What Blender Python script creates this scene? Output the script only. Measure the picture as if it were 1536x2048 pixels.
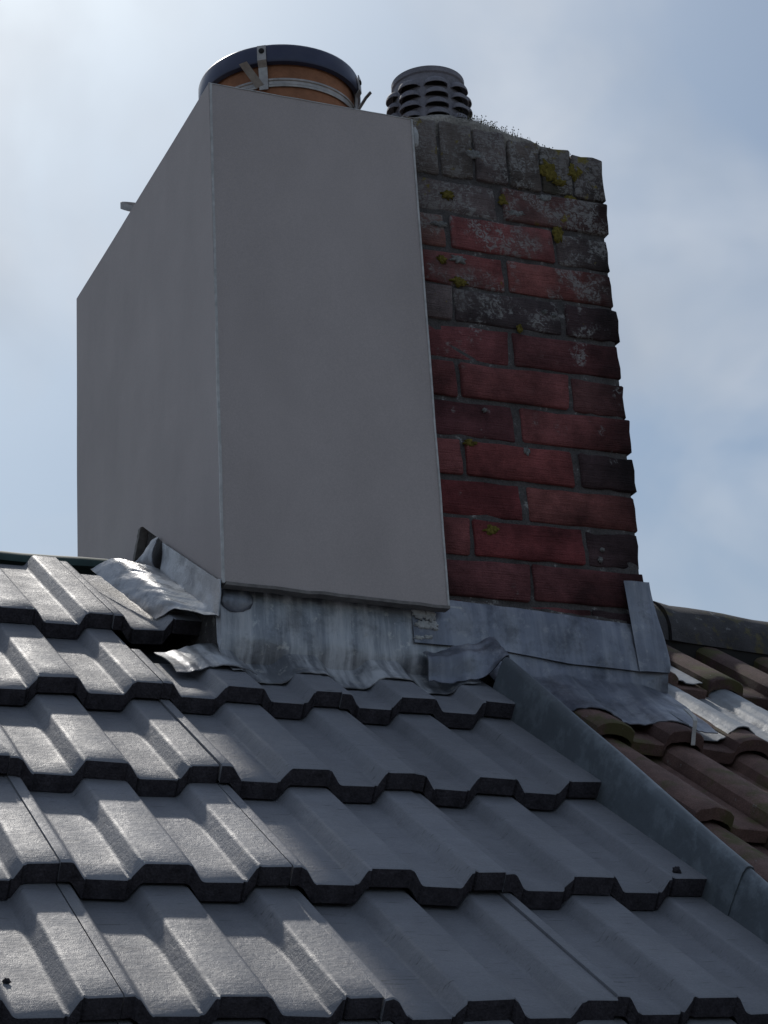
import bpy, math, random
from mathutils import Vector, Matrix, noise
random.seed(7)
S = bpy.context.scene
for o in list(bpy.data.objects): bpy.data.objects.remove(o)
COL = S.collection
# ------------------------------------------------------------------ camera
cd = bpy.data.cameras.new('camera'); cam = bpy.data.objects.new('camera', cd); COL.objects.link(cam)
R_ = Vector((0.9185, -0.3916, -0.0547)); F_ = Vector((0.3850, 0.8545, 0.3486)); U_ = Vector((-0.0898, -0.3413, 0.9357))
cam.matrix_world = Matrix(((R_.x, U_.x, -F_.x, -0.584), (R_.y, U_.y, -F_.y, -2.1392), (R_.z, U_.z, -F_.z, -0.2905), (0, 0, 0, 1)))
cd.sensor_fit = 'HORIZONTAL'; cd.sensor_width = 36; cd.lens = 36 * 4090.9 / 1536; cd.clip_start = .05; cd.clip_end = 2000
S.camera = cam
# ------------------------------------------------------------------ sky + sun
SUN_AZ, SUN_EL = math.radians(4), math.radians(48)          # azimuth from +Y towards +X
W = bpy.data.worlds.new('World'); S.world = W; W.use_nodes = True
nt = W.node_tree; nt.nodes.clear()
def N(t, ty, **kw):
    n = t.nodes.new(ty)
    for k, v in kw.items(): setattr(n, k, v)
    return n
out = N(nt, 'ShaderNodeOutputWorld'); bg = N(nt, 'ShaderNodeBackground'); bg.inputs[1].default_value = .10
sky = N(nt, 'ShaderNodeTexSky', sky_type='NISHITA', sun_disc=False, sun_elevation=SUN_EL, sun_rotation=SUN_AZ, air_density=1.2, dust_density=2.5, ozone_density=1.5)
tc = N(nt, 'ShaderNodeTexCoord')
def mth(t, op, a, b=None, c=None, clamp=False):
    n = N(t, 'ShaderNodeMath', operation=op, use_clamp=clamp)
    for i, v in enumerate((a, b, c)):
        if v is None: continue
        if isinstance(v, (int, float)): n.inputs[i].default_value = v
        else: t.links.new(v, n.inputs[i])
    return n.outputs[0]
def ramp(t, fac, stops):
    n = N(t, 'ShaderNodeValToRGB'); cr = n.color_ramp
    while len(cr.elements) < len(stops): cr.elements.new(.5)
    for e, (p, c) in zip(cr.elements, stops):
        e.position = p; e.color = (c, c, c, 1) if isinstance(c, (int, float)) else tuple(c) + (1,)
    t.links.new(fac, n.inputs[0]); return n.outputs[0]
def mix(t, fac, a, b, mode='MIX'):
    n = N(t, 'ShaderNodeMix', data_type='RGBA', blend_type=mode)
    for s, v in ((n.inputs[0], fac), (n.inputs[6], a), (n.inputs[7], b)):
        if hasattr(v, 'node'): t.links.new(v, s)
        elif isinstance(v, (int, float)): s.default_value = v
        else: s.default_value = tuple(v) + (1,)
    return n.outputs[2]
def ntex(t, vec, scale, detail=4, rough=.5, dist=0):
    n = N(t, 'ShaderNodeTexNoise'); n.inputs['Scale'].default_value = scale; n.inputs['Detail'].default_value = detail
    n.inputs['Roughness'].default_value = rough; n.inputs['Distortion'].default_value = dist
    if vec is not None: t.links.new(vec, n.inputs['Vector'])
    return n.outputs[0]
mp = N(nt, 'ShaderNodeMapping'); mp.inputs['Location'].default_value = (.35, 2.1, .2); mp.inputs['Scale'].default_value = (1, 1, 1.2)
nt.links.new(tc.outputs['Generated'], mp.inputs[0])
def lobe(d, deg):                                  # soft cloud bank round a sky direction
    n = N(nt, 'ShaderNodeVectorMath', operation='DOT_PRODUCT'); n.inputs[1].default_value = Vector(d).normalized(); nt.links.new(tc.outputs['Generated'], n.inputs[0])
    k = 1 / (1 - math.cos(math.radians(deg)))
    return mth(nt, 'EXPONENT', mth(nt, 'MULTIPLY', mth(nt, 'SUBTRACT', n.outputs['Value'], 1.0), k))
cl = ntex(nt, mp.outputs[0], 6.5, 4, .5, .5)
dens = mth(nt, 'MULTIPLY', mth(nt, 'SUBTRACT', cl, .5), 2.7)
for d, deg, w in (((.175, .80, .575), 3.6, .50), ((.40, .725, .56), 3.2, .75), ((.53, .75, .40), 3.6, .42), ((.19, .863, .463), 2.6, .40), ((.515, .68, .52), 4.5, -.35), ((.222, .91, .35), 4, -.12), ((.25, .83, .50), 3, -.2)):
    dens = mth(nt, 'ADD', dens, mth(nt, 'MULTIPLY', lobe(d, deg), w))
cmask = ramp(nt, mth(nt, 'ADD', dens, .20), [(0, .10), (.45, .50), (1, 1.)])
shade = ntex(nt, mp.outputs[0], 9.0, 4, .5, .3)
ccol = mix(nt, ramp(nt, shade, [(.3, 0.), (.7, 1.)]), (2.85, 3.25, 3.85), (4.4, 4.7, 5.15))
skyc = mix(nt, 1.0, sky.outputs[0], (.355, .425, .48), 'MULTIPLY')
allsky = mix(nt, cmask, skyc, ccol)
sund = (math.sin(SUN_AZ) * math.cos(SUN_EL), math.cos(SUN_AZ) * math.cos(SUN_EL), math.sin(SUN_EL))
glow = mth(nt, 'MULTIPLY', lobe(sund, 13), 1.7)      # thin cloud lit up round the sun
gc = N(nt, 'ShaderNodeVectorMath', operation='SCALE'); gc.inputs[0].default_value = (1, .98, .94); nt.links.new(glow, gc.inputs['Scale'])
allsky = mix(nt, 1.0, allsky, gc.outputs[0], 'ADD')
nt.links.new(allsky, bg.inputs[0]); nt.links.new(bg.outputs[0], out.inputs[0])
sl = bpy.data.lights.new('sun', 'SUN'); sl.energy = 1.6; sl.angle = math.radians(1.8); sl.color = (1, .95, .88)
so = bpy.data.objects.new('sun', sl); COL.objects.link(so)
so.rotation_euler = Vector((math.sin(SUN_AZ) * math.cos(SUN_EL), math.cos(SUN_AZ) * math.cos(SUN_EL), math.sin(SUN_EL))).to_track_quat('Z', 'Y').to_euler()
so.location = (0, 6, 8)
S.view_settings.view_transform = 'Standard'; S.view_settings.look = 'None'; S.view_settings.exposure = .55; S.view_settings.gamma = 1
S.render.engine = 'CYCLES'
# ------------------------------------------------------------------ helpers
def link(me, name, mat, parent=None):
    o = bpy.data.objects.new(name, me); COL.objects.link(o)
    if mat is not None and not me.materials: me.materials.append(mat)
    if parent is not None: o.parent = parent
    return o
def mesh(name, v, f, smooth=False):
    me = bpy.data.meshes.new(name); me.from_pydata([tuple(p) for p in v], [], f); me.validate(); me.update()
    if smooth:
        me.polygons.foreach_set('use_smooth', [True] * len(me.polygons))
        if smooth is not True: me.set_sharp_from_angle(angle=math.radians(smooth))
    return me
def empty(name, loc=(0, 0, 0)):
    o = bpy.data.objects.new(name, None); o.empty_display_size = .05; o.location = loc; COL.objects.link(o); return o
def tag(o, label=None, cat=None, group=None, kind=None):
    for k, v in (('label', label), ('category', cat), ('group', group), ('kind', kind)):
        if v: o[k] = v
    return o
class MB:
    def __init__(s): s.v = []; s.f = []
    def add(s, v, f):
        b = len(s.v); s.v += [Vector(p) for p in v]; s.f += [tuple(i + b for i in q) for q in f]; return s
    def grid(s, P, closed_u=False, flip=False):
        b = len(s.v); n, m = len(P), len(P[0])
        for r in P: s.v += [Vector(p) for p in r]
        for i in range(n if closed_u else n - 1):
            for j in range(m - 1):
                a, c = i, (i + 1) % n
                q = (b + a * m + j, b + c * m + j, b + c * m + j + 1, b + a * m + j + 1)
                s.f.append(q[::-1] if flip else q)
        return s
    def sheet(s, P, N_, th):                       # thick sheet: grid P with a copy at P - N*th and a closed rim
        n, m = len(P), len(P[0]); Q = [[Vector(P[i][j]) - Vector(N_(i, j) if callable(N_) else N_) * th for j in range(m)] for i in range(n)]
        s.grid(P); s.grid(Q, flip=True)
        rim = [(0, j) for j in range(m)] + [(i, m - 1) for i in range(1, n)] + [(n - 1, j) for j in range(m - 2, -1, -1)] + [(i, 0) for i in range(n - 2, 0, -1)]
        L = len(rim); vs = [P[i][j] for i, j in rim] + [Q[i][j] for i, j in rim]
        s.add(vs, [(k, (k + 1) % L, L + (k + 1) % L, L + k) for k in range(L)]); return s
    def box(s, a, b):
        x0, y0, z0 = a; x1, y1, z1 = b
        return s.add([(x0, y0, z0), (x1, y0, z0), (x1, y1, z0), (x0, y1, z0), (x0, y0, z1), (x1, y0, z1), (x1, y1, z1), (x0, y1, z1)],
                     [(3, 2, 1, 0), (4, 5, 6, 7), (0, 1, 5, 4), (1, 2, 6, 5), (2, 3, 7, 6), (3, 0, 4, 7)])
    def lathe(s, prof, seg=48, c=(0, 0), cap=True):
        P = [[(c[0] + r * math.cos(2 * math.pi * i / seg), c[1] + r * math.sin(2 * math.pi * i / seg), z) for r, z in prof] for i in range(seg)]
        return s.grid(P, closed_u=True)
    def build(s, name, mat, parent=None, smooth=False): return link(mesh(name, s.v, s.f, smooth), name, mat, parent)
def bevel(o, w, seg=2):
    m = o.modifiers.new('bevel', 'BEVEL'); m.width = w; m.segments = seg; m.limit_method = 'ANGLE'; return o
def sm(a, b, x):
    t = max(0, min(1, (x - a) / (b - a))); return t * t * (3 - 2 * t)
def lerp(a, b, t): return a + (b - a) * t
def pw(x, pts):                                     # piecewise linear
    if x <= pts[0][0]: return pts[0][1]
    for (a, u), (b, w) in zip(pts, pts[1:]):
        if x <= b: return u + (w - u) * (x - a) / (b - a)
    return pts[-1][1]
def nz(x, y=0, z=0): return noise.noise(Vector((x, y, z)))
# ------------------------------------------------------------------ materials
def material(name, base, rough=.7, metal=0, spec=.5, var=None, bump=None, extra=None, coord='Object'):
    m = bpy.data.materials.new(name); m.use_nodes = True; t = m.node_tree; b = t.nodes['Principled BSDF']
    b.inputs['Roughness'].default_value = rough; b.inputs['Metallic'].default_value = metal; b.inputs['Specular IOR Level'].default_value = spec
    geo = N(t, 'ShaderNodeNewGeometry').outputs['Position'] if coord == 'World' else N(t, 'ShaderNodeTexCoord').outputs['Object']
    col = None
    if base == 'OBJ': col = N(t, 'ShaderNodeObjectInfo').outputs['Color']
    else:
        r = N(t, 'ShaderNodeRGB'); r.outputs[0].default_value = tuple(base) + (1,); col = r.outputs[0]
    if var:
        for sc, lo, hi in var:
            f = ramp(t, ntex(t, geo, sc, 6, .6), [(.3, lo), (.7, hi)]); col = mix(t, 1.0, col, f, 'MULTIPLY')
    if extra: col = extra(t, b, geo, col)
    t.links.new(col, b.inputs['Base Color'])
    if bump:
        h = None
        for sc, w, stretch in bump:
            mpn = N(t, 'ShaderNodeMapping'); mpn.inputs['Scale'].default_value = stretch; t.links.new(geo, mpn.inputs[0])
            x = mth(t, 'MULTIPLY', ntex(t, mpn.outputs[0], sc, 4, .6), w); h = x if h is None else mth(t, 'ADD', h, x)
        bn = N(t, 'ShaderNodeBump'); bn.inputs['Strength'].default_value = 1; bn.inputs['Distance'].default_value = .001
        t.links.new(h, bn.inputs['Height']); t.links.new(bn.outputs[0], b.inputs['Normal'])
    return m
def rough_noise(lo, hi, sc):
    def f(t, b, g, col):
        t.links.new(ramp(t, ntex(t, g, sc, 5, .6), [(.3, lo), (.7, hi)]), b.inputs['Roughness']); return col
    return f
def tile_extra(t, b, g, col):
    mpn = N(t, 'ShaderNodeMapping'); mpn.inputs['Scale'].default_value = (22, 230, 60); t.links.new(g, mpn.inputs[0])
    oi = N(t, 'ShaderNodeObjectInfo'); ad = N(t, 'ShaderNodeVectorMath', operation='ADD'); t.links.new(mpn.outputs[0], ad.inputs[0]); 
    rv = mth(t, 'MULTIPLY', oi.outputs['Random'], 40); t.links.new(rv, ad.inputs[1])
    crk = ramp(t, ntex(t, ad.outputs[0], 1, 3, .55), [(.26, .35), (.36, 1.)])
    col = mix(t, 1.0, col, crk, 'MULTIPLY')
    col = mix(t, 1.0, col, ramp(t, oi.outputs['Random'], [(0, .86), (1, 1.12)]), 'MULTIPLY')
    dust = ramp(t, ntex(t, g, 6, 5, .6), [(.45, 0.), (.75, .35)])
    col = mix(t, dust, col, (.25, .24, .24))
    t.links.new(ramp(t, ntex(t, g, 22, 6, .65), [(.3, .44), (.7, .66)]), b.inputs['Roughness'])
    return col
M = {}
M['tile'] = material('grey_tile', (.215, .217, .236), .5, 0, .55, [(14, .88, 1.12), (300, .9, 1.1)],
                     [(1, .5, (28, 210, 60)), (700, .7, (1, 1, 1)), (130, 1.1, (1, 1, 1)), (25, 2, (1, 1, 1))], tile_extra)
M['tile_edge'] = material('raw_tile_edge', (.065, .058, .066), .9, 0, .2, [(60, .6, 1.3), (300, .7, 1.3)], [(300, 3, (1, 1, 1)), (90, 3, (1, 1, 1))])
def brown_extra(t, b, g, col):
    pos = N(t, 'ShaderNodeNewGeometry').outputs['Position']
    oi = N(t, 'ShaderNodeObjectInfo')
    col = mix(t, 1.0, col, ramp(t, oi.outputs['Random'], [(0, (.62, .58, .60)), (1, (1.25, 1.18, 1.1))]), 'MULTIPLY')
    moss = ramp(t, ntex(t, pos, 11, 6, .65), [(.53, 0.), (.64, .85)])
    col = mix(t, moss, col, (.105, .10, .035))
    li = ramp(t, ntex(t, pos, 55, 5, .7), [(.66, 0.), (.70, .8)])
    return mix(t, li, col, (.30, .29, .27))
M['brown'] = material('brown_tile', (.165, .105, .092), .82, 0, .35, [(20, .7, 1.25), (400, .7, 1.3)], [(700, 1.5, (1, 1, 1)), (120, 1.5, (1, 1, 1))], brown_extra)
def ridge_extra(t, b, g, col):
    pos = N(t, 'ShaderNodeNewGeometry').outputs['Position']
    col = mix(t, ramp(t, ntex(t, pos, 22, 6, .7), [(.55, 0.), (.64, .8)]), col, (.16, .135, .06))
    return mix(t, ramp(t, ntex(t, pos, 40, 6, .7), [(.6, 0.), (.66, .8)]), col, (.25, .25, .25))
M['ridge'] = material('ridge_clay', (.085, .08, .082), .85, 0, .35, [(20, .7, 1.3)], [(500, 2, (1, 1, 1)), (90, 2, (1, 1, 1))], ridge_extra)
M['deck'] = material('roof_felt', (.02, .02, .022), .9)
M['membrane'] = material('green_membrane', (.03, .065, .06), .6, 0, .4, [(30, .8, 1.2)])
def clad_extra(t, b, g, col):
    pos = N(t, 'ShaderNodeNewGeometry').outputs['Position']
    mpn = N(t, 'ShaderNodeMapping'); mpn.inputs['Scale'].default_value = (5, 5, 2.2); t.links.new(pos, mpn.inputs[0])
    return mix(t, 1.0, col, ramp(t, ntex(t, mpn.outputs[0], 1, 6, .65), [(.3, .92), (.7, 1.05)]), 'MULTIPLY')
M['clad'] = material('cladding_board', (.52, .452, .425), .78, 0, .3, [(3, .93, 1.05), (450, .9, 1.08)], [(1600, .25, (1, 1, 1)), (8, 2, (1, 1, 1))], clad_extra)
M['bead'] = material('edge_bead', (.62, .60, .57), .6, 0, .4, [(60, .7, 1.1)])
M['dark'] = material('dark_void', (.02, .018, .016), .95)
M['timber'] = material('board_edge', (.22, .20, .185), .85, 0, .3, [(60, .7, 1.2)])
def lead_extra(stain, lo=.36, hi=.6):
    def f(t, b, g, col):
        pos = N(t, 'ShaderNodeNewGeometry').outputs['Position']
        mpn = N(t, 'ShaderNodeMapping'); mpn.inputs['Scale'].default_value = (30, 6, 3.0); t.links.new(pos, mpn.inputs[0])
        st = ramp(t, ntex(t, mpn.outputs[0], 1, 5, .65), [(.44, 0.), (.62, stain)])
        col = mix(t, st, col, (.60, .60, .61))
        pat = ramp(t, ntex(t, pos, 45, 5, .7), [(.57, 0.), (.66, min(1, stain))])
        col = mix(t, pat, col, (.55, .54, .52))
        dk = ramp(t, ntex(t, pos, 17, 5, .7), [(.33, .55), (.5, 1.)]); col = mix(t, 1.0, col, dk, 'MULTIPLY')
        t.links.new(ramp(t, ntex(t, pos, 25, 5, .6), [(.3, lo), (.7, hi)]), b.inputs['Roughness'])
        inv = mth(t, 'SUBTRACT', .75, mth(t, 'MULTIPLY', st, .7)); t.links.new(inv, b.inputs['Metallic'])
        return col
    return f
LB = [(40, 1.6, (1, 1, 1)), (300, .5, (1, 1, 1))]
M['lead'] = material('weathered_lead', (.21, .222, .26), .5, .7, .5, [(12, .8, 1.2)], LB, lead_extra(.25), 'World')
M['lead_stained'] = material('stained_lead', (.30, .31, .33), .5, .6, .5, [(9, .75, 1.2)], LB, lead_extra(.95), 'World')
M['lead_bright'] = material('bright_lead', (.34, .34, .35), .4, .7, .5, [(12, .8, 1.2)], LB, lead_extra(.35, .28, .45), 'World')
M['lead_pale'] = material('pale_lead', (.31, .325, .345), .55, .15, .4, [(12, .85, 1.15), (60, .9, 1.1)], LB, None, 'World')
def galv_extra(t, b, g, col):
    pos = N(t, 'ShaderNodeNewGeometry').outputs['Position']
    col = mix(t, ramp(t, ntex(t, pos, 20, 6, .7), [(.50, 0.), (.60, .5)]), col, (.26, .29, .31))
    return col
M['galv'] = material('galvanised_steel', (.15, .17, .185), .48, .45, .5, [(10, .85, 1.15)], [(60, 1.2, (1, 1, 1))], galv_extra, 'World')
def brick_extra(t, b, g, col):
    pos = N(t, 'ShaderNodeNewGeometry').outputs['Position']
    sx = N(t, 'ShaderNodeSeparateXYZ'); t.links.new(pos, sx.inputs[0])
    up = N(t, 'ShaderNodeMapRange'); up.inputs[1].default_value = 1.05; up.inputs[2].default_value = 1.78; up.inputs[3].default_value = -.15; up.inputs[4].default_value = .17
    t.links.new(sx.outputs[2], up.inputs[0])
    soot = ramp(t, ntex(t, pos, 9, 5, .6), [(.32, .34), (.64, 1.15)]); col = mix(t, 1.0, col, soot, 'MULTIPLY')
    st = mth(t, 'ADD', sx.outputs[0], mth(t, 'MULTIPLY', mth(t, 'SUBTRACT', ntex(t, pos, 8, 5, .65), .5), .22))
    col = mix(t, 1.0, col, ramp(t, mth(t, 'SUBTRACT', st, .8), [(.37, 1.), (.52, .27)]), 'MULTIPLY')   # bricks darken towards the right-hand corner, with a ragged edge
    # crusty pale lichen, denser towards the weathered top
    a = mth(t, 'ADD', ntex(t, pos, 14, 4, .6), up.outputs[0]); bnd = ntex(t, pos, 95, 5, .72, 1.2)
    l = ramp(t, mth(t, 'MULTIPLY', ramp(t, a, [(.50, 0.), (.68, 1.)]), ramp(t, bnd, [(.46, 0.), (.56, 1.)])), [(.15, 0.), (.6, .75)])
    col = mix(t, l, col, mix(t, ntex(t, pos, 60, 3), (.26, .25, .235), (.50, .49, .465)))
    gr = ramp(t, mth(t, 'ADD', ntex(t, pos, 7, 4, .6), up.outputs[0]), [(.55, 0.), (.75, .65)])
    col = mix(t, gr, col, (.20, .168, .152))
    y = ramp(t, mth(t, 'ADD', ntex(t, pos, 19, 5, .7), mth(t, 'MULTIPLY', up.outputs[0], .45)), [(.66, 0.), (.70, .85)])
    return mix(t, y, col, (.24, .185, .035))
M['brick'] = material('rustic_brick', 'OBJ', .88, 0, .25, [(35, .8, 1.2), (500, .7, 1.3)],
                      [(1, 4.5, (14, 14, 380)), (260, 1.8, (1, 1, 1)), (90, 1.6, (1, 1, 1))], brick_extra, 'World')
M['mortar'] = material('old_mortar', (.115, .104, .10), .95, 0, .2, [(40, .7, 1.25), (300, .7, 1.3)], [(350, 2.5, (1, 1, 1)), (80, 2, (1, 1, 1))],
                       lambda t, b, g, c: mix(t, ramp(t, ntex(t, g, 40, 5, .7), [(.60, 0.), (.66, .8)]), c, (.40, .39, .37)), 'World')
M['flaunch'] = material('flaunching', (.38, .345, .30), .95, 0, .2, [(25, .6, 1.25), (200, .7, 1.3)], [(300, 3, (1, 1, 1)), (60, 3, (1, 1, 1))], None, 'World')
M['white'] = material('white_mortar', (.60, .59, .57), .9, 0, .2, [(60, .7, 1.1)], [(200, 3, (1, 1, 1))])
M['lichen'] = material('yellow_lichen', (.21, .165, .04), .95, 0, .1, [(150, .4, 1.4)], [(400, 4, (1, 1, 1))], None, 'World')
M['lichen_w'] = material('white_lichen', (.33, .325, .31), .95, 0, .1, [(150, .5, 1.2)], [(400, 4, (1, 1, 1))], None, 'World')
M['moss'] = material('dry_moss', (.10, .085, .05), .95, 0, .1, [(60, .6, 1.3)], None, None, 'World')
M['clay'] = material('terracotta', (.40, .175, .09), .8, 0, .3, [(9, .6, 1.15), (60, .85, 1.12)], [(200, .8, (1, 1, 1))])
M['vent'] = material('vent_clay', (.23, .215, .235), .7, 0, .4, [(30, .75, 1.25), (200, .85, 1.15)], [(300, 1.2, (1, 1, 1))], None)
M['cowl'] = material('cowl_metal', (.055, .058, .095), .33, .35, .5, [(20, .85, 1.1)])
M['steel'] = material('steel_strap', (.42, .38, .34), .38, .85, .5, [(60, .7, 1.15)])
M['ground'] = material('ground', (.10, .097, .097), .95, 0, .2, [(.3, .7, 1.3), (3, .8, 1.2)], None, None, 'World')
# ------------------------------------------------------------------ ground
g = MB().add([(-600, -600, -6), (600, -600, -6), (600, 600, -6), (-600, 600, -6)], [(0, 1, 2, 3)]).build('ground', M['ground']); tag(g, kind='structure')
# ------------------------------------------------------------------ roof coordinates: s along the ridge, t up the slope, h off the surface
AL = 0.6371; EV = Vector((0, math.cos(AL), math.sin(AL))); NV = Vector((0, -math.sin(AL), math.cos(AL))); EX = Vector((1, 0, 0))
def rp(s, t, h=0): return EX * s + EV * t + NV * h
G, HS, RIB = .3286, .031, .0225                        # course gauge, lift of each course, height of the ribs
RM = Matrix(((1, 0, 0, 0), (0, EV.y, NV.y, 0), (0, EV.z, NV.z, 0), (0, 0, 0, 1)))
PROF = [(0, 0), (.062, 0), (.079, -RIB), (.137, -RIB), (.15, 0)]
def prof(s):
    s = s % .15; return pw(s, PROF)
def grey_h(s, t):
    k = math.floor(t / G); return prof(s) - HS * (t - k * G) / G
def rounded(pts, r, n=3):                            # round the corners of a polyline
    o = [pts[0]]
    for a, b, c in zip(pts, pts[1:], pts[2:]):
        a, b, c = map(Vector, (a, b, c)); d0 = (a - b); d1 = (c - b); q = min(r, d0.length * .45, d1.length * .45)
        p0 = b + d0.normalized() * q; p1 = b + d1.normalized() * q
        for i in range(n + 1):
            u = i / n; o.append(tuple(p0 * (1 - u) ** 2 + b * 2 * u * (1 - u) + p1 * u * u))
    return o + [pts[-1]]
def tile_mesh(name, section, length, drop, thick, seed, nt_=7, chip=.0026, edge=None):
    rnd = random.Random(seed); n = len(section); P = []; Q = []
    ts = [0] + [.0025] + [length * i / nt_ for i in range(1, nt_ + 1)]
    jag = [rnd.uniform(-chip, chip) + nz(i * .7, seed * 3.1) * chip * 1.6 for i in range(n)]
    for j, t in enumerate(ts):
        rt = [(s, t + (jag[i] if j < 2 else 0), h - drop * t - (.0018 if j == 0 else 0)) for i, (s, h) in enumerate(section)]
        P.append(rt); Q.append([(s, t_, h_ - thick) for s, t_, h_ in rt])
    b = MB(); b.grid(P, flip=True); b.grid(Q)
    for A, B, fl in ((P[0], Q[0], False), (P[-1], Q[-1], True)): b.grid([A, B], flip=not fl)
    for k in (0, -1): b.grid([[r[k] for r in P], [r[k] for r in Q]], flip=(k == 0))
    me = mesh(name, b.v, b.f, 38)
    nf = 2 * (len(ts) - 1) * (n - 1)
    if edge is not None:
        me.materials.append(M['tile']); me.materials.append(edge)
        for q in range(nf, nf + n - 1): me.polygons[q].material_index = 1
    return me
# full tile: starts just right of an interlock joint, ends at the next one
def section(s0, s1, base=PROF, per=.15, r=.0045):
    pts = [(s0, None)]
    k = math.floor(s0 / per)
    while k * per < s1 + per:
        for s, h in base:
            x = k * per + s
            if s0 + 1e-4 < x < s1 - 1e-4 and s < per - 1e-6: pts.append((x, h))
        k += 1
    pts.append((s1, None))
    f = lambda x: pw(x % per, base)
    pts = [(x, f(x) if h is None else h) for x, h in pts]
    return rounded([(x - s0, h, 0) for x, h in pts], r)
J0 = .045
def sec2(s0, s1): return [(a[0], a[1]) for a in section(s0, s1)]
full = [tile_mesh('roof_tile', sec2(J0 + .001, J0 + .2993), .405, HS / G, .0255, k, edge=M['tile_edge']) for k in range(4)]
cut_right = [tile_mesh('roof_tile', sec2(J0 + .001, J0 + .311), .405, HS / G, .0255, 20 + k, edge=M['tile_edge']) for k in range(3)]   # narrow tile cut at the verge (ends s = .952 + ...)
topr = [tile_mesh('roof_tile', sec2(J0 + .001, J0 + .2993), .455, HS / G, .0255, 33 + k, edge=M['tile_edge']) for k in range(2)]
half_up = tile_mesh('roof_tile', sec2(J0 + .001, J0 + .160), .42, HS / G, .0255, 31, edge=M['tile_edge'])          # cut at the chimney side
short = [tile_mesh('roof_tile', sec2(J0 + .001, J0 + .2993), .20, HS / G, .0255, 40 + k, edge=M['tile_edge']) for k in range(2)]       # cut under the chimney
short_r = tile_mesh('roof_tile', sec2(J0 + .001, J0 + .311), .19, HS / G, .0255, 50, edge=M['tile_edge'])
roof = empty('grey_roof'); tag(roof, 'new grey interlocking concrete tile roof below and left of the chimney', 'roof')
nrand = random.Random(3)
for k in range(-2, 5):
    for m in range(-6, 4):
        s0 = J0 + .3 * m
        if s0 > .94: continue
        me = full[(m * 5 + k * 3) % 4]
        last = abs(s0 - .645) < .01                     # the column that meets the verge
        if last: me = cut_right[k % 3]
        if k == 3 and s0 > .3: me = short_r if last else short[m % 2]
        if k == 4:
            if s0 > .4: continue
            me = half_up if s0 > .3 else topr[m % 2]
        o = link(me, 'roof_tile', M['tile'], roof)
        o.matrix_local = RM @ Matrix.Translation((s0 + .001 + nrand.uniform(-.0006, .0006), k * G + nrand.uniform(-.0025, .0025), nrand.uniform(-.0018, .0018))) @ Matrix.Rotation(nrand.uniform(-.0045, .0045), 4, 'Z') @ Matrix.Rotation(nrand.uniform(-.004, .004), 4, 'Y')
TR = 1.765                                             # ridge
b = MB()
b.sheet([[rp(s, t, -.075) for t in (-1.2, 1.74)] for s in (-1.9, .99)], NV, .02)
b.add([rp(-1.9, 1.76, -.09), rp(.99, 1.76, -.09), rp(.99, 1.76, -.09) + Vector((0, 1.6, -1.2)), rp(-1.9, 1.76, -.09) + Vector((0, 1.6, -1.2))], [(0, 1, 2, 3)])
b.build('roof_deck', M['deck'], roof)
rb = []
for i in range(40):
    s = lerp(-1.9, .47, i / 39); rb.append([rp(s, TR + .045, -.086 + .004 * nz(s * 5)) + Vector((0, .045 * math.cos(a), .030 * math.sin(a))) for a in [math.pi * q / 8 + math.pi for q in range(0, -9, -1)]])
MB().grid(rb).build('ridge_membrane', M['membrane'], roof, True)
# ------------------------------------------------------------------ verge trim between the two roofs
def verge(t0, t1, off, label, seed):
    sec = [(.955, -.040), (.9565, -.010), (.9595, .016), (.9615, .032), (.963, .039), (.9655, .0445), (.9685, .047), (.972, .0472), (.9755, .045), (.978, .040), (.9795, .032), (.981, .010), (.983, -.015), (1.03, -.030), (1.07, -.034)]
    P = []
    n = 26
    for i in range(n + 1):
        t = lerp(t0, t1, i / n); w = .0015 * nz(t * 4, seed)
        P.append([rp(s + off * .5 * (1 if s > .972 else -1) + w, t, h + off + w) for s, h in sec])
    c = len(sec)
    def nn(i, j):
        a = P[i][max(0, j - 1)]; d = P[i][min(c - 1, j + 1)]; return EV.cross(d - a).normalized() * -1
    o = MB().sheet(P, nn, .0022).build('verge_trim', M['galv'], None, 50)
    return tag(o, label, 'roof trim', 'metal verge trim lengths')
verge(.262, 1.075, .0028, 'upper length of grey metal verge trim running down from the chimney flashing', 1)
verge(-.75, .300, 0, 'lower length of grey metal verge trim at the right edge, tucked under the upper one', 2)
# ------------------------------------------------------------------ old brown roof
BP, BG, BD, TILT = .14, .34, .030, -.06
BPROF = [(0, -.004)] + [(.0375 - .0375 * math.cos(math.pi * a / 8), .024 * math.sin(math.pi * a / 8) ** .7) for a in range(1, 8)] + [(.075, -.004), (.082, -.006), (.132, -.006), (.14, -.004)]
def bprof(s): return pw((s - 1.085) % BP, BPROF)
def brown_h(s, t):
    k = math.floor((t - .925) / BG); return bprof(s) - .022 - BD * (t - .925 - k * BG) / BG + TILT * (s - 1.05)
bsec = [(x - 0, h) for x, h in [(a, pw(a % BP, BPROF)) for a in sorted(set([q + k * BP for k in range(2) for q, _ in BPROF if q < BP - 1e-6] + [2 * BP - .003]))]]
bt = [tile_mesh('roof_tile', bsec, .42, BD / BG, .020, 70 + k, 6, .003) for k in range(4)]
bshort = [tile_mesh('roof_tile', bsec, .215, BD / BG, .020, 80 + k, 4, .003) for k in range(2)]
bnarrow = [tile_mesh('roof_tile', [q for q in bsec if q[0] <= .1405], .42, BD / BG, .020, 90 + k, 6, .003) for k in range(2)]
bshort_n = tile_mesh('roof_tile', [q for q in bsec if q[0] <= .1405], .215, BD / BG, .020, 97, 4, .003)
broof = empty('brown_roof'); tag(broof, 'older brown moss-speckled concrete tile roof right of the chimney', 'roof')
BM = RM @ Matrix.Translation((1.05, 0, -.022)) @ Matrix.Rotation(-TILT, 4, 'Y') @ Matrix.Translation((-1.05, 0, 0))
brnd = random.Random(11)
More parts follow.
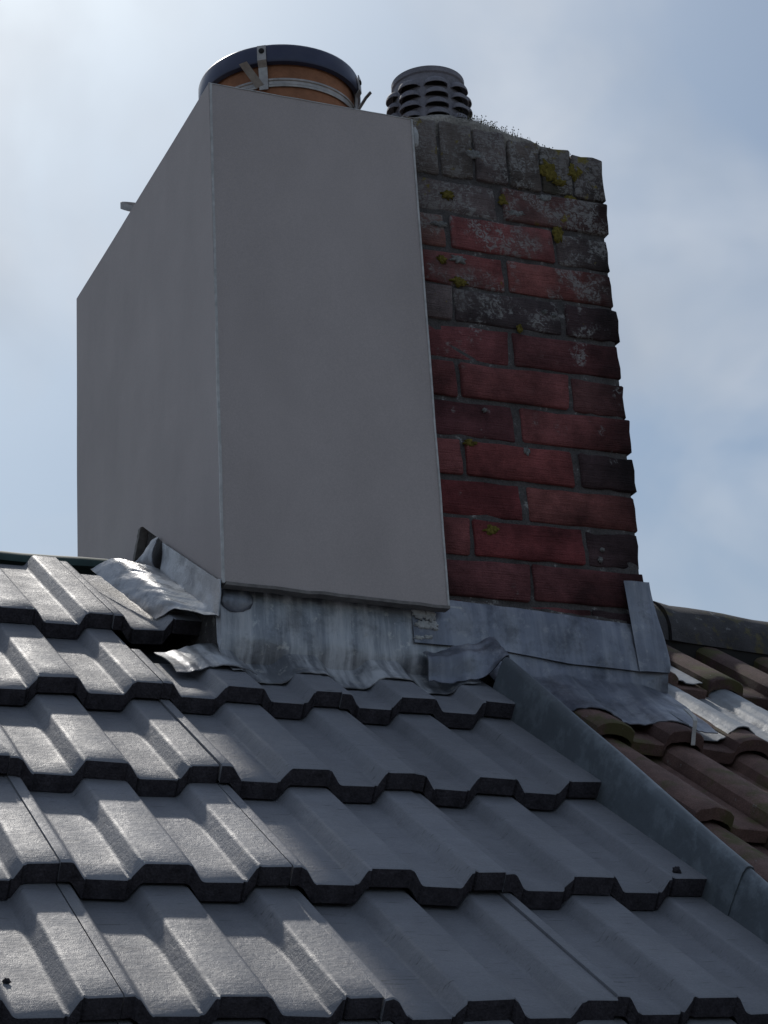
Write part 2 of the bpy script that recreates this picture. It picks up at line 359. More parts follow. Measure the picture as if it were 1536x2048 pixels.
for k in range(-5, 3):
    for m in range(0, 8):
        s0 = 1.085 + .28 * m - .14
        t0 = .925 + BG * k
        me = bt[(m + k) % 4]
        if m == 0: s0 += .14; me = bnarrow[k % 2]
        if m == 0 and k == 0: me = bshort_n
        if k == 0 and m > 0 and s0 < 1.30: me = bshort[m % 2]
        if k >= 1:
            if s0 < 1.30:
                if s0 + .28 < 1.36: continue
                s0 += .14 if m else 0; me = bnarrow[k % 2]
            if k == 2: continue
        o = link(me, 'roof_tile', M['brown'], broof)
        o.matrix_local = BM @ Matrix.Translation((s0 + brnd.uniform(-.003, .003), t0 + brnd.uniform(-.008, .008), brnd.uniform(-.002, .004))) @ Matrix.Rotation(brnd.uniform(-.008, .008), 4, 'Z')
b = MB(); b.sheet([[rp(s, t, -.11 + TILT * (s - 1.05)) for t in (-1.2, 1.68)] for s in (1.0, 3.4)], NV, .02)
b.add([rp(1.0, 1.70, -.11), rp(3.4, 1.70, -.25), rp(3.4, 1.7, -.25) + Vector((0, 1.6, -1.2)), rp(1.0, 1.7, -.11) + Vector((0, 1.6, -1.2))], [(0, 1, 2, 3)])
b.build('roof_deck', M['deck'], broof)
RC0 = Vector((1.39, 1.375, .916)); slope = -.065
def ridge_tile(x0, x1, seed):
    P = []; n = 10; r0 = .088
    for i in range(n + 1):
        x = lerp(x0, x1, i / n); c = Vector((x, RC0.y, RC0.z + slope * (x - RC0.x)))
        P.append([c + Vector((0, -math.cos(a), math.sin(a))) * (r0 + .004 * nz(x * 9, a * 2, seed) + (.006 if i == 0 else 0)) for a in [math.pi * q / 18 for q in range(-1, 20)]])
    return MB().sheet(P, lambda i, j: Vector((0, -math.cos(math.pi * (j - 1) / 18), math.sin(math.pi * (j - 1) / 18))), .018).build('ridge_tile', M['ridge'], broof, 50)
for i in range(5): ridge_tile(1.335 + .41 * i - .16 + .0, 1.335 + .41 * i + .255 - .01, i)
# mortar bedding under the ridge tiles
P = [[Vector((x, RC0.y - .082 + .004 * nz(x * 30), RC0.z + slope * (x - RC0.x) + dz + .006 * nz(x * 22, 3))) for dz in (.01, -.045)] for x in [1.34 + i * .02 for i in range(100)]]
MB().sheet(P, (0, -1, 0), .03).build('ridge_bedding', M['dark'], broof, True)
# ------------------------------------------------------------------ brick chimney
YB, XR, ZB1, CH, XJ, SL = .945, 1.324, 1.666, .07725, .979, .2318
YBK = 1.79
chim = empty('brick_chimney', (1.1, 1.35, .7)); tag(chim, 'weathered red brick chimney stack with lichen right of the grey cladding', 'chimney')
CI = Matrix.Translation((-1.1, -1.35, -.7))
def put(o): o.matrix_local = CI @ o.matrix_local; return o
put(MB().box((.50, YB + .0045, .45), (XR - .007, YBK, ZB1 + .095)).build('mortar_core', M['mortar'], chim))
def brick_mesh(L, D, H, seed):
    rnd = random.Random(seed); nx, ny, nz_ = 7, 3, 4; r = .0032
    def ax(n, l):
        return [0, r] + [l * i / (n - 1) for i in range(1, n - 1)] + [l - r, l]
    X, Y, Z = ax(nx, L), ax(ny, D), ax(nz_, H)
    def P(x, y, z):
        q = Vector((x, y, z)); e = [min(x, L - x) < 1e-6, min(y, D - y) < 1e-6, min(z, H - z) < 1e-6]
        c = Vector((L / 2, D / 2, H / 2))
        if sum(e) >= 2:
            for a in range(3):
                if e[a]: q[a] += (c[a] - q[a]) / abs(c[a] - q[a]) * r * (.45 if sum(e) == 2 else .6)
        d = Vector((nz(x * 25, y * 25 + seed, z * 25), nz(x * 25 + 9, y * 25, z * 25 + seed), nz(x * 25 + seed, y * 25 + 5, z * 25)))
        return q + d * .0045 + Vector((nz(x * 70 + seed, z * 70, y * 70), nz(y * 70, x * 70, seed + z * 70), nz(z * 70, y * 70 + seed, x * 70))) * .0022
    b = MB()
    b.grid([[P(x, 0, z) for x in X] for z in Z], flip=True); b.grid([[P(x, D, z) for x in X] for z in Z])
    b.grid([[P(x, y, H) for x in X] for y in Y], flip=True); b.grid([[P(x, y, 0) for x in X] for y in Y])
    b.grid([[P(L, y, z) for y in Y] for z in Z], flip=True); b.grid([[P(0, y, z) for y in Y] for z in Z])
    return mesh('brick', b.v, b.f, 55)
cache = {}
def brick(x0, x1, y0, y1, z0, z1, col, seed):
    key = (round(x1 - x0, 3), round(y1 - y0, 3), round(z1 - z0, 3), seed % 3)
    if key not in cache: cache[key] = brick_mesh(x1 - x0, y1 - y0, z1 - z0, seed % 3 + 1)
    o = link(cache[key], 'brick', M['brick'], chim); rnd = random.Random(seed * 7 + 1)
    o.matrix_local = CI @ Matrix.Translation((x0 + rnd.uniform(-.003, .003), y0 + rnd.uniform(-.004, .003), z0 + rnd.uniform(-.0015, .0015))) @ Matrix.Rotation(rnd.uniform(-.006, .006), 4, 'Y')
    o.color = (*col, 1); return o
RED, BRT, MAR, DRK, GRY = (.255, .085, .080), (.31, .108, .095), (.195, .070, .070), (.125, .075, .077), (.19, .145, .137)
jt = .009
front = {2: [GRY, (.20, .10, .09)], 3: [(.25, .1, .08), RED, GRY], 4: [(.24, .075, .07), BRT], 5: [GRY, (.10, .075, .075), DRK], 6: [(.23, .075, .075), MAR], 7: [RED, RED, (.19, .08, .075)],
         8: [(.15, .055, .058), RED], 9: [RED, (.27, .075, .07), DRK], 10: [(.24, .06, .06), BRT], 11: [RED, (.26, .065, .065), DRK], 12: [MAR, MAR], 13: [MAR, MAR, DRK]}
sd = 0
for n in range(2, 14):
    z1 = ZB1 - CH * (n - 2); z0 = z1 - CH + jt
    if n % 2: xs = [(XJ - SL, XJ - jt), (XJ, XJ + SL - jt), (XJ + SL, XR)]
    else: xs = [(XJ - SL / 2, XJ + SL / 2 - jt), (XJ + SL / 2, XR)]
    for (a, c), col in zip(xs, front[n]):
        sd += 1; last = c == XR
        brick(a, c + (nz(n * 3.3) * .008 if last else 0), YB, YB + (.222 if n % 2 and last else .106), z0, z1 - .001, col, sd)
    y = YB + (.2318 if n % 2 else .117)
    while y < YBK - .05:
        y1 = min(y + .2208, YBK); sd += 1
        brick(XR - .106, XR + nz(n * 3.3, y * 9) * .006, y, y1, z0, z1 - .001, random.Random(sd).choice([MAR, DRK, RED, DRK]), sd); y = y1 + jt
# top course: bricks on edge
x = XR + .004; i = 0
while x > .92:
    w = .0675; sd += 1
    brick(x - w, x, YB - .002, YB + .215, ZB1 + .009, ZB1 + .104 + .006 * min(i, 4), [(.12, .09, .085), (.15, .13, .10), (.19, .155, .135), (.20, .155, .145), (.18, .15, .13), (.20, .16, .14), GRY, GRY][min(i, 7)], sd); x -= .0725; i += 1
y = YB + .226
while y < YBK - .05:
    sd += 1; brick(XR - .215, XR, y, min(y + .0645, YBK), ZB1 + .009, ZB1 + .104, DRK, sd); y += .0725
# flaunching
def flz(x, y):
    e = min(sm(YB - .01, YB + .09, y), sm(XR + .0, XR - .30, x), 1)
    front = pw(x, [(.86, 1.785), (.93, 1.792), (.995, 1.806), (1.06, 1.804), (1.158, 1.791), (1.262, 1.765), (1.33, 1.752)])
    d = math.hypot(x - 1.012, y - 1.065)
    return front + .02 * sm(YB, YB + .05, y) + .012 * sm(.17, .07, d) - .02 * sm(1.3, 1.8, y) + .0045 * nz(x * 28, y * 28) + .003 * nz(x * 70, y * 70)
P = []
for i in range(46):
    x = lerp(.893, 1.265, i / 45); r = [Vector((x, YB + .012 + .006 * nz(x * 40, 2), 1.75))]
    for j in range(40):
        y = lerp(YB + .004 + .006 * nz(x * 30, 7), YBK - .03, (j / 39) ** 1.6); zz = flz(x, y)
        if j == 0: zz -= .008
        r.append(Vector((x, y, zz)))
    P.append(r)
fo = MB().grid(P, flip=False); edge = P[-1]; fo.grid([edge, [Vector((1.268, p.y, 1.755)) for p in edge]], flip=False)
put(fo.build('mortar_crown', M['flaunch'], chim, 60))
# moss stalks along the crown
mv = MB(); mr = random.Random(5)
for i in range(420):
    x = mr.uniform(1.03, 1.26) if i % 3 else mr.gauss(1.09, .03); x = min(max(x, 1.0), 1.262); y = YB + .004 + abs(mr.gauss(0, .05)); z = flz(x, y) - .004
    hgt = mr.uniform(.006, .017) * (1.2 if x < 1.15 else .8); lx, ly = mr.uniform(-.4, .4) * hgt, mr.uniform(-.4, .4) * hgt; w = .0007
    mv.add([(x - w, y, z), (x + w, y, z), (x, y + w, z), (x + lx, y + ly, z + hgt)], [(0, 1, 3), (1, 2, 3), (2, 0, 3)])
    t_ = Vector((x + lx, y + ly, z + hgt)); q = .0015
    if mr.random() < .6: mv.add([t_ + Vector(p) * q for p in ((1, 0, 0), (-1, 0, 0), (0, 1, 0), (0, -1, 0), (0, 0, 1), (0, 0, -1))], [(0, 2, 4), (2, 1, 4), (1, 3, 4), (3, 0, 4), (2, 0, 5), (1, 2, 5), (3, 1, 5), (0, 3, 5)])
mo = put(mv.build('moss', M['moss'], chim)); mo['kind'] = 'stuff'
# lichen rosettes on the bricks
def blob(name, x, z, rx, rz, mat, seed, y=YB - .003, parent=chim):
    P = []; n = 26; rn = random.Random(seed)
    ring = [1 + .5 * nz(math.cos(2 * math.pi * k / n) * 2.2 + seed, math.sin(2 * math.pi * k / n) * 2.2) + rn.uniform(-.28, .22) for k in range(n)]
    v = [(x, y - .0012, z)]
    for q, d in ((.5, -.0012), (.85, -.0008), (1, .003)):
        for k in range(n):
            a = 2 * math.pi * k / n; v.append((x + rx * q * ring[k] * math.cos(a), y + d + rn.uniform(-.001, .001), z + rz * q * ring[k] * math.sin(a)))
    f = [(0, 1 + (k + 1) % n, 1 + k) for k in range(n)]
    for L_ in range(2):
        for k in range(n): f.append((1 + L_ * n + k, 1 + L_ * n + (k + 1) % n, 1 + (L_ + 1) * n + (k + 1) % n, 1 + (L_ + 1) * n + k))
    o = MB().add(v, f).build(name, mat, parent, True); return put(o) if parent is chim else o
LICH = [(1.2107, 1.585, .012, .020, 0), (1.097, 1.640, .013, .012, 0), (1.262, 1.728, .016, .018, 0), (1.246, 1.667, .014, .008, 0), (.977, 1.632, .015, .010, 0), (.987, 1.447, .018, .011, 0), (.955, 1.49, .010, .009, 0),
        (1.108, 1.367, .006, .009, 0), (1.015, .952, .016, .011, 0), (.985, 1.119, .014, .008, 0), (1.2, 1.725, .020, .022, 0), (1.225, 1.70, .016, .008, 0),
        (1.12, 1.614, .022, .007, 1), (1.19, 1.66, .016, .008, 1), (.955, 1.565, .016, .006, 1), (.99, 1.495, .016, .008, 1), (1.10, 1.115, .007, .009, 1), (1.02, 1.188, .005, .004, 1), (1.165, 1.41, .007, .004, 1), (1.185, 1.405, .005, .004, 1),
        (1.24, .935, .005, .004, 1), (1.235, .915, .004, .006, 1), (1.04, 1.73, .018, .010, 1)]
for i, (x, z, a, c, w) in enumerate(LICH): blob('lichen', x, z, a, c, M['lichen_w' if w else 'lichen'], i + 3)
# ------------------------------------------------------------------ grey cladding on the left part of the stack
XL, YF, YK, ZT = .487, .9036, 1.815, 1.7565
clad = empty('chimney_cladding', (.6, 1.3, .8)); tag(clad, 'smooth grey-beige cladding panels boxed round the left part of the chimney', 'cladding')
KI = Matrix.Translation((-.6, -1.3, -.8))
def putk(o): o.matrix_local = KI @ o.matrix_local; return o
# front panel (with slightly flared right edge)
nxp, nzp = 8, 14; P = []
for i in range(nxp + 1):
    r = []
    for j in range(nzp + 1):
        u, v = i / nxp, j / nzp; zb = lerp(.7975, .7855, u); xr = lerp(.899, .891, v) + .0012 * nz(v * 9, 4); xl = lerp(.4855, .4875, v) + .006
        r.append(Vector((lerp(xl, xr, u), YF + .0012 * nz(u * 2, v * 3), lerp(zb, ZT, v))))
    P.append(r)
putk(MB().sheet(P, (0, -1, 0), .014).build('front_panel', M['clad'], clad, 40))
# side panel with the cut slope and the open notch at the foot
prof_b = [(YF, .798), (.92, .805), (1.225, .979), (1.252, .998), (1.310, 1.032), (1.350, 1.056), (1.411, 1.006), (1.435, .93), (YK, .93)]
ys = sorted(set([p[0] for p in prof_b] + [lerp(YF, YK, i / 16) for i in range(17)]))
P = [[Vector((XL + .0012 * nz(y * 3, v * 3), y, lerp(pw(y, prof_b), ZT, v))) for v in [q / 10 for q in range(11)]] for y in ys]
putk(MB().sheet(P, (-1, 0, 0), .012).build('side_panel', M['clad'], clad, 40))
putk(MB().box((XL + .002, YK - .014, .8), (.89, YK - .001, ZT - .001)).build('back_panel', M['clad'], clad))
putk(MB().box((XL + .013, YF + .015, ZT - .02), (.885, YK - .015, ZT - .006)).build('top_board', M['clad'], clad))
# thin beads along the arrises and a drip lip along the bottom
def bar(P0, P1, w, d, name, mat, parent, jitter=.0006, n=14):
    P0, P1 = Vector(P0), Vector(P1); ax = (P1 - P0).normalized(); a = Vector((w, 0, 0)) if abs(ax.x) < .8 else Vector((0, 0, w)); c = Vector((0, d, 0))
    R = []
    for i in range(n + 1):
        p = P0.lerp(P1, i / n) + Vector((nz(i * .9, 1), nz(i * .9, 5), nz(i * .9, 9))) * jitter * 2
        R.append([p, p + a, p + a + c, p + c, p])
    b = MB().grid(R); b.add(R[0][:4], [(0, 1, 2, 3)]); b.add(R[-1][:4], [(3, 2, 1, 0)]); return b.build(name, mat, parent)
putk(bar((XL - .0012, YF - .0013, .797), (XL + .0012, YF - .0013, ZT + .001), .0045, .0045, 'corner_bead', M['bead'], clad))
putk(bar((.8975, YF - .002, .785), (.8895, YF - .002, ZT), .0034, .012, 'edge_bead', M['bead'], clad))
putk(bar((XL + .004, YF - .006, .7925), (.8985, YF - .006, .7805), .0055, .022, 'drip_lip', M['timber'], clad, .001))
putk(bar((XL, YF - .0012, ZT), (.891, YF - .0012, ZT - .0004), .0016, .003, 'top_bead', M['bead'], clad, .0003))
# inside of the notch
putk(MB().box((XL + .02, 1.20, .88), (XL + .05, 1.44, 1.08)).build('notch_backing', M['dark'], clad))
putk(bar((XL - .004, 1.349, 1.054), (XL - .004, 1.404, .985), .016, .016, 'notch_board', M['timber'], clad, .001))
# sealant dab at the top right corner
def lump(name, c, r, mat, seed, parent=None, put_=None, amp=.35):
    v = []; n, m_ = 12, 7
    P = []
    for i in range(n):
        row = []
        for j in range(m_ + 1):
            a = 2 * math.pi * i / n; e = math.pi * j / m_ - math.pi / 2; d = Vector((math.cos(a) * math.cos(e), math.sin(a) * math.cos(e), math.sin(e)))
            k = 1 + amp * nz(d.x * 2 + seed, d.y * 2, d.z * 2); row.append(Vector(c) + Vector((d.x * r[0], d.y * r[1], d.z * r[2])) * k)
        P.append(row)
    o = MB().grid(P, closed_u=True).build(name, mat, parent, True); return put_(o) if put_ else o
lump('sealant', (.898, YF + .004, 1.722), (.008, .008, .021), M['white'], 3, clad, putk)
# ------------------------------------------------------------------ lead flashings
def smh(f, s, t, w=.012):
    return (f(s - w, t) + 2 * f(s, t) + f(s + w, t)) / 4
def g3(s, t): return prof(s) - HS * (t - 3 * G) / G
# apron in front of the cladding: upstand, fold, skirt dressed over the tile ribs
YA = YB - .012
P = []
for i in range(121):
    s = lerp(.487, .938, i / 120)
    te = 1.086 + .010 * nz(s * 9, 1) + .004 * nz(s * 40, 3) - .012 * sm(.6, .44, s)
    r = []
    zt = .797 + .002 * nz(s * 8)
    zf = .685 + .010 * sm(.6, .48, s)
    lap = sm(.50, .47, s)                                # left end: skirt only, no wall behind it
    for j in range(8):
        v = j / 7; y = YA - .002 + .0015 * nz(s * 14, v * 3); z = lerp(zt, zf + .016, v)
        if s < .488:
            y = lerp(y, rp(s, 1.19, g3(s, 1.19) + .012).y, lap); z = lerp(z, rp(s, 1.19, g3(s, 1.19) + .012 - .001 * j).z, lap)
        r.append(Vector((s, y - .003 * v * v, z)))
    tb = 1.158
    for j in range(13):
        v = j / 12; t = lerp(tb, te, v)
        hh = smh(g3, s, t, .010) + .0055 + .012 * (1 - v) ** 2 + .0025 * nz(s * 30, t * 30, 2) * (1 - abs(2 * v - 1)) + (.004 * abs(nz(s * 25, 8)) if j == 12 else 0)
        r.append(rp(s, t, hh))
    P.append(r)
def autoN(P):
    n, m = len(P), len(P[0])
    def f(i, j):
        a = Vector(P[min(n - 1, i + 1)][j]) - Vector(P[max(0, i - 1)][j]); c = Vector(P[i][min(m - 1, j + 1)]) - Vector(P[i][max(0, j - 1)]); q = a.cross(c)
        return -q.normalized() if q.length > 1e-9 else NV
    return f
def lead(P, name, mat, label, group='lead flashings', th=.0018, flip=False):
    f = autoN(P); o = MB().sheet(P, (lambda i, j: f(i, j)) if not flip else (lambda i, j: -f(i, j)), th).build(name, mat, None, 45)
    return tag(o, label, 'flashing', group)
lead(P, 'lead_apron', M['lead_stained'], 'white-streaked lead apron dressed over grey tile ribs under the cladding')
# curled end of the apron lying on the tile left of the corner
P = []
for i in range(26):
    u = i / 25; s = lerp(.398, .530, u); r = []
    for j in range(16):
        v = j / 15; t = lerp(1.225 - .01 * u, 1.088 - .012 * sm(.2, .9, u) + .006 * nz(u * 5, 2), v)
        hh = (smh(g3, s - .02, t, .02) + 2 * smh(g3, s, t, .02) + smh(g3, s + .02, t, .02)) / 4 + .009 + .008 * (1 - u) ** 2 * sm(0, .6, v) * (1 - .5 * sm(.8, 1, v)) + .002 * nz(s * 30, t * 20, 5) + .006 * u
        r.append(rp(s, t, hh))
    P.append(r)
lead(P, 'lead_flap', M['lead_stained'], 'curled white-stained lead corner flap on grey tiles below the cladding corner')
# dab of lead at the corner under the cladding
o = lump('lead_dab', (.520, YA - .004, .778), (.030, .006, .022), M['lead'], 9, amp=.25); tag(o, 'rounded dark lead dab pressed under the cladding front left corner', 'flashing', 'lead flashings')
# side flashing on the sunlit left: left edge on the tile, hump, valley, upstand under the cut slope
FRc = [(.4374, 1.1139, .7946), (.4438, 1.085, .796), (.4496, 1.0579, .7951), (.4554, 1.029, .7865), (.4612, .9985, .7746), (.470, .9492, .7536), (.478, .9017, .7376)]
BKc = [(.390, 1.3619, .9656), (.4005, 1.3447, .9696), (.4129, 1.3242, .9725), (.4257, 1.3027, .9692), (.4433, 1.2726, .9547), (.4618, 1.2404, .9366), (.478, 1.2114, .9196)]
def catm(L, u):
    x = u * (len(L) - 1); k = min(int(x), len(L) - 2); f = x - k; p = [Vector(L[max(0, min(len(L) - 1, k + d))]) for d in (-1, 0, 1, 2)]
    return .5 * (2 * p[1] + (p[2] - p[0]) * f + (2 * p[0] - 5 * p[1] + 4 * p[2] - p[3]) * f * f + (3 * p[1] - p[0] - 3 * p[2] + p[3]) * f ** 3)
P = []
for i in range(44):
    v = i / 43; r = []
    for j in range(25):
        u = j / 24; p = catm(FRc, u).lerp(catm(BKc, u), v)
        p += NV * (.0022 * nz(v * 7, u * 4, 2) + .0014 * nz(v * 20, u * 9, 7) - .004 * math.sin(v * math.pi) * math.sin(u * math.pi)) + EX * .002 * nz(v * 9, 1)
        r.append(p)
    low = r[-1]; zc = max(pw(low.y, prof_b) + .004 + .0015 * nz(v * 30), low.z + .012)
    for q in (.12, .35, .6, .8, 1):
        r.append(Vector((lerp(low.x, XL - .004, min(1, q * 2)) - .0012 * abs(nz(v * 30, q * 4)), low.y, lerp(low.z, zc, q))))
    P.append(r)
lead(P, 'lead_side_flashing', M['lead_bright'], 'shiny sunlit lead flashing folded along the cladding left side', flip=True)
# lead tongue pushed into the notch
P = []
for i in range(12):
    u = i / 11; r = []
    for j in range(12):
        v = j / 11; y = lerp(1.335, 1.232, u) ; zt = lerp(.985, .992, u) + .012 * math.sin(u * 3.1); zb = lerp(.972, .925, u) - .012 * math.sin(u * 3.1)
        r.append(Vector((XL - .006 - .014 * math.sin(v * 2.6) - .002 * nz(u * 6, v * 6), y, lerp(zt, zb, v))))
    P.append(r)
lead(P, 'lead_tongue', M['lead'], 'small lead tongue tucked into the notch in the cladding side')
# cover flashing on the brick front
P = []
for i in range(40):
    u = i / 39; x = lerp(.840, 1.283, u); r = []
    zt = pw(x, [(.84, .800), (.919, .8105), (1.087, .8035), (1.283, .7915)]) + .001 * nz(x * 30); zb = pw(x, [(.84, .724), (.995, .722), (1.145, .7045), (1.283, .700)]) + .001 * nz(x * 12)
    for j in range(8):
        v = j / 7; r.append(Vector((x, YB - .013 - (.004 * sm(.15, 0, v) * -1) - .008 * v + .0016 * nz(x * 12, v * 4), lerp(zt, zb, v))))
    P.append(r)
lead(P, 'lead_cover_flashing', M['lead'], 'long plain dark lead strip along the foot of the brickwork')
MB_m = MB(); P = [[Vector((x, YB - .004 - .004 * abs(nz(x * 60)), pw(x, [(.84, .800), (.919, .8105), (1.087, .8035), (1.283, .7915)]) + dz + .003 * nz(x * 50, dz * 99))) for dz in (-.004, .006)] for x in [lerp(.90, 1.275, i / 60) for i in range(61)]]
put(MB_m.sheet(P, (0, -1, 0), .012).build('pointing', M['mortar'], chim, True))
# corner piece wrapped round the right-hand arris
P = []
for i in range(14):
    v = i / 13; r = []; z = lerp(.872, .699, v); xl = lerp(1.270, 1.281, v); xr = lerp(1.325, 1.349, sm(0, .95, v)) - .004 * sm(.9, 1, v)
    yf = YB - .018 - .006 * v
    r = [Vector((xl, yf + .001, z)), Vector((xl + .012, yf - .002 + .001 * nz(v * 5), z)), Vector((lerp(xl, xr, .5), yf - .002 + .0015 * nz(v * 7, 2), z)), Vector((lerp(xl, xr, .85), yf - .001, z)), Vector((xr, yf + .003, z + .002)), Vector((xr + .003, yf + .012, z + .003)), Vector((xr + .003, YB + .08, z + .02)), Vector((xr + .002, YB + .17, z + .07))]
    P.append(r)
lead(P, 'lead_corner_flashing', M['lead'], 'tall folded lead piece wrapping the right corner of the brick stack', flip=True)
# saddle dressed over the brown tiles
P = []
for i in range(90):
    u = i / 89; s = lerp(.965, 1.345, u); r = []
    te = pw(s, [(.965, 1.035), (1.0, 1.02), (1.05, 1.03), (1.10, 1.01), (1.16, .975), (1.22, .985), (1.29, .955), (1.345, .965)]) + .004 * nz(s * 45)
    for j in range(3): r.append(Vector((s, YB - .016, lerp(.735, .705, j / 2))))
    for j in range(20):
        v = j / 19; t = lerp(1.150, te, v)
        r.append(rp(s, t, smh(lambda a, q: max(brown_h(a, .93 + .0 * q) - BD * (q - .93) / BG, -.03), s, t, .016) + .007 + .018 * (1 - v) ** 2 * sm(1.36, 1.25, s) + .0025 * nz(s * 22, t * 30, 4)))
    P.append(r)
lead(P, 'lead_saddle', M['lead'], 'broad grey lead saddle spreading over brown tiles at the foot of the bricks')
P = []
for i in range(50):
    u = i / 49; s = lerp(1.28, 1.56, u); r = []
    te = pw(s, [(1.28, .962), (1.36, .968), (1.42, .985), (1.56, 1.0)])
    for j in range(16):
        v = j / 15; t = lerp(1.30, te, v)
        r.append(rp(s, t, smh(lambda a, q: brown_h(a, .93) - BD * (q - .93) / BG, s, t, .016) + .0095 + .002 * nz(s * 22, t * 30, 9)))
    P.append(r)
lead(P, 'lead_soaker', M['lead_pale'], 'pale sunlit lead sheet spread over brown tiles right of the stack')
P = []
for i in range(24):
    u = i / 23; s = lerp(1.335, 1.50, u); r = []
    for j in range(12):
        v = j / 11; t = lerp(1.60, 1.285, v)
        r.append(rp(s, t, smh(lambda a, q: min(brown_h(a, 1.27), -.012 + TILT * (a - 1.05)) - BD * (q - 1.27) / BG, s, t, .02) + .008))
    P.append(r)
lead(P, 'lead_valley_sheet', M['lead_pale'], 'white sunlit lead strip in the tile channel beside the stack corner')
# folded tab at the head of the verge trim
P = []
for i in range(30):
    u = i / 29; r = []
    for j in range(14):
        v = j / 13
        s = lerp(.848, .985, u); t = lerp(1.150, 1.078 + .022 * (1 - u) + .008 * nz(u * 6), v)
        hh = .024 + .020 * sm(.1, .6, u) * (1 - .4 * v) + .016 * sm(.65, .9, u) - .035 * sm(.45, 1, v) * (1 - sm(.55, .95, u)) + .003 * nz(u * 9, v * 5) - .028 * sm(.93, 1, u)
        r.append(rp(s, t, hh))
    P.append(r)
lead(P, 'lead_tab', M['lead'], 'crumpled lead tab folded over the head of the verge trim')
# white mortar smear at the end of the cover flashing
o = empty('mortar_smear', (.86, YB - .03, .76)); tag(o, 'cracked white mortar smear below the cladding bottom right corner', 'mortar')
for i, (x, z, a, c) in enumerate([(.852, .779, .013, .011), (.874, .776, .012, .012), (.857, .757, .016, .008), (.878, .757, .009, .010), (.850, .733, .010, .004), (.868, .735, .009, .004)]):
    q = blob('smear', x - .86, z - .76, a, c, M['white'], 50 + i, y=.0, parent=o); q.location.y = .009
# ------------------------------------------------------------------ terracotta pot with dark cowl ring
px, py = .703, 1.10
pot = empty('chimney_pot', (px, py, 1.72)); tag(pot, 'orange terracotta chimney pot with dark metal cap behind the cladding', 'chimney pot')
zt = 1.905 - 1.72
MB().lathe([(.147, 0), (.146, .06), (.1455, zt - .03), (.135, zt - .03), (.130, 0)], 64).build('pot_body', M['clay'], pot, 40)
MB().lathe([(.150, zt - .041), (.1575, zt - .038), (.159, zt - .034), (.159, zt - .006), (.157, zt - .001), (.150, zt + .004), (.08, zt + .012), (.0005, zt + .016)], 72).lathe([(.0005, zt - .02), (.150, zt - .02), (.150, zt - .041)], 72).build('cowl_cap', M['cowl'], pot, 35)
MB().lathe([(.147, zt - .088), (.1495, zt - .088), (.150, zt - .084), (.1485, zt - .082), (.1485, zt - .076), (.150, zt - .074), (.1495, zt - .070), (.147, zt - .070)], 72).build('clamp_band', M['steel'], pot, 30)
def strap_bracket(ang, tilt):
    b = MB(); c, s_ = math.cos(ang), math.sin(ang); er = Vector((c, s_, 0)); et = Vector((-s_, c, 0))
    path = [(.1605, zt - .004), (.1610, zt - .036), (.1535, zt - .048), (.1515, zt - .066), (.1515, zt - .095)]
    P = []
    for w in (-.0085, .0085): P.append([er * r + et * w + Vector((0, 0, z)) for r, z in path])
    b.sheet(P, lambda i, j: -er, .002); br = b.build('bracket', M['steel'], pot)
    # screw head and the raised strap tail
    sc = MB(); cc = er * .1632 + Vector((0, 0, zt - .016)); R = []
    for k in range(10):
        a = 2 * math.pi * k / 10; d = et * math.cos(a) + Vector((0, 0, 1)) * math.sin(a); R.append([cc - er * .002 + d * .0058, cc + er * .0012 + d * .0054, cc + er * .002 + d * .003, cc + er * .0022])
    sc.grid(R, closed_u=True); sc.build('screw', M['dark'], br, 40)
    tl = MB(); p0 = er * .151 + et * -.006 + Vector((0, 0, zt - .088)); d = (er * .45 - et * tilt + Vector((0, 0, .75))).normalized(); w = et * .0075 + Vector((0, 0, .002))
    pts = [p0, p0 + d * .016, p0 + d * .04, p0 + d * .054 + er * .003]
    tl.sheet([[p - w for p in pts], [p + w for p in pts]], -er, .002); tl.build('strap_tail', M['steel'], br)
cam_a = math.atan2(-2.139 - py, -.584 - px)
for a, ti in ((cam_a - .19, .5), (cam_a + 1.33, -.1), (cam_a + 3.4, .3), (cam_a - 1.9, .2)): strap_bracket(a, ti)
# ------------------------------------------------------------------ louvred clay vent terminal
vx, vy, vz = 1.012, 1.066, 1.805
vt = empty('vent_terminal', (vx, vy, vz)); tag(vt, 'small dark clay flue terminal with rows of scalloped louvres', 'chimney pot')
H = .150; r0 = .071
MB().lathe([(r0, -.03), (r0, H - .016), (r0 + .003, H - .013), (r0 + .003, H - .002), (r0, H), (r0 - .012, H), (r0 - .012, H - .02), (.0005, H - .022)], 64).build('terminal_body', M['vent'], vt, 35)
nl = 8
def louvre_mesh(hw=.345, hh=.019, dep=.017):
    P = []; na, nv = 12, 5
    for i in range(na + 1):
        a = lerp(-hw, hw, i / na); w = max(0, 1 - (a / hw) ** 2) ** .5; r = []
        for j in range(nv + 1):
            v = j / nv; e = v * math.pi / 2
            rr = r0 - .002 + (dep * w + .002) * math.sin(e) ; z = hh * w * math.cos(e)
            r.append(Vector((rr * math.cos(a), rr * math.sin(a), z)))
        P.append(r)
    f = autoN(P); return MB().sheet(P, lambda i, j: f(i, j) * 1, .0016)
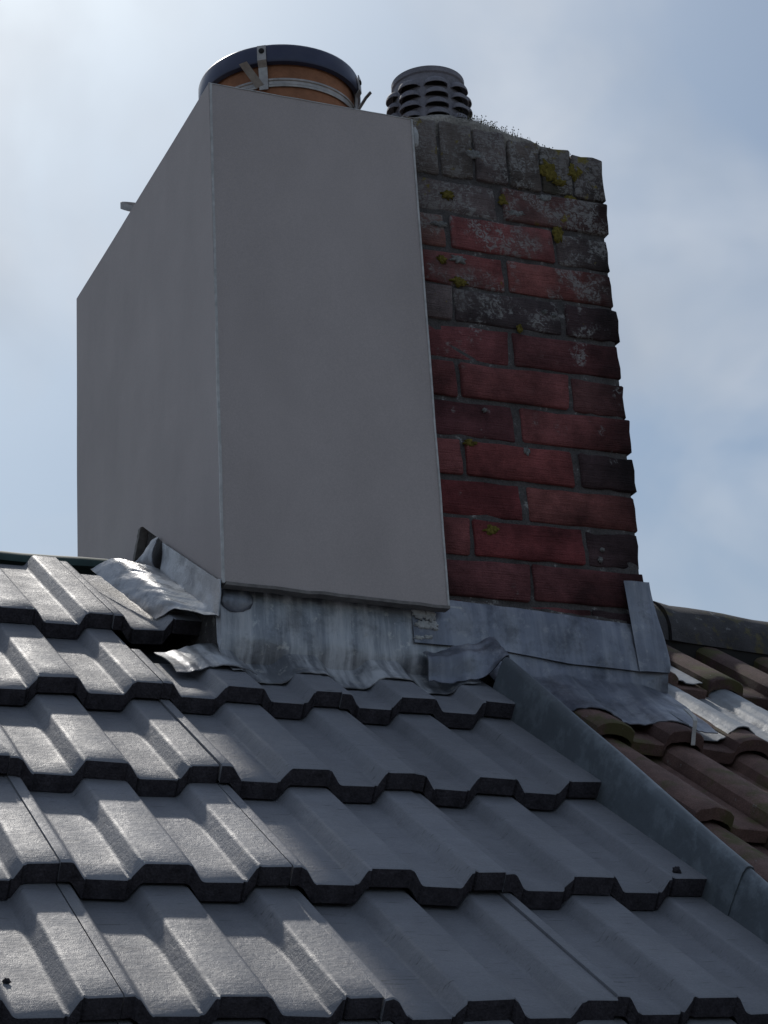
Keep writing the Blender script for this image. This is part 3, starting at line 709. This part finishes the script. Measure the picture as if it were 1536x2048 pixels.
lb = louvre_mesh(); lme = mesh('louvre', lb.v, lb.f, 50); lme.materials.append(M['vent'])
sb = MB(); 
P = [[Vector(((r0 + .0006) * math.cos(a), (r0 + .0006) * math.sin(a), z * max(.02, 1 - (a / .30) ** 2) ** .5)) for z in (-.001, .0125)] for a in [lerp(-.30, .30, q / 10) for q in range(11)]]
sb.grid(P); sme = mesh('slot', sb.v, sb.f); sme.materials.append(M['dark'])
for row in range(5):
    for k in range(nl):
        ang = cam_a + .15 + 2 * math.pi * k / nl; z = H - .045 - .0235 * row
        q = link(lme, 'louvre', None, vt); q.matrix_local = Matrix.Translation((0, 0, z)) @ Matrix.Rotation(ang, 4, 'Z')
        w = link(sme, 'slot', None, q)
# ------------------------------------------------------------------ strap loop sticking out over the cladding side
P = []
n = 28
for i in range(n + 1):
    a = 2 * math.pi * i / n; x = .520 - .047 * math.cos(a) ; y = 1.425 + .016 * math.sin(a)
    P.append([Vector((x, y, z + .013 * math.sin(a))) for z in (1.772, 1.787)])
lp = MB().sheet(P, lambda i, j: Vector((-math.cos(2 * math.pi * i / n), math.sin(2 * math.pi * i / n), 0)), .0016)
lp = lp.build('strap_loop', M['steel'], None, 40); tag(lp, 'small steel strap loop poking out over the cladding top edge at left', 'strap')
# small metal clip on the brown tiles
c0 = 1.262
P = [[rp(c0 + .004 * math.sin(v * 2) + w, lerp(.960, .918, v), lerp(.018, .010, v) - .040 * sm(.7, 1, v)) for v in [q / 8 for q in range(9)]] for w in (0, .008)]
o = MB().sheet(P, NV, .002).build('tile_clip', M['bead'], None, 40); tag(o, 'thin pale metal clip hooked over a brown tile edge', 'clip')
# specks of moss and grit caught on the tiles
for i, (s_, t_, r_, lb) in enumerate([(.917, .349, .006, 'dark crumb of moss on the tile edge beside the verge trim'), (-.062, .085, .004, 'dark crumb of moss on sunlit tile at the left edge')]):
    p = rp(s_, t_, grey_h(s_, t_) + .003); o = lump('moss_crumb', p, (r_, r_ * .8, r_ * .8), M['tile_edge'], i + 20, amp=.9); tag(o, lb, 'moss', 'moss crumbs on tiles')
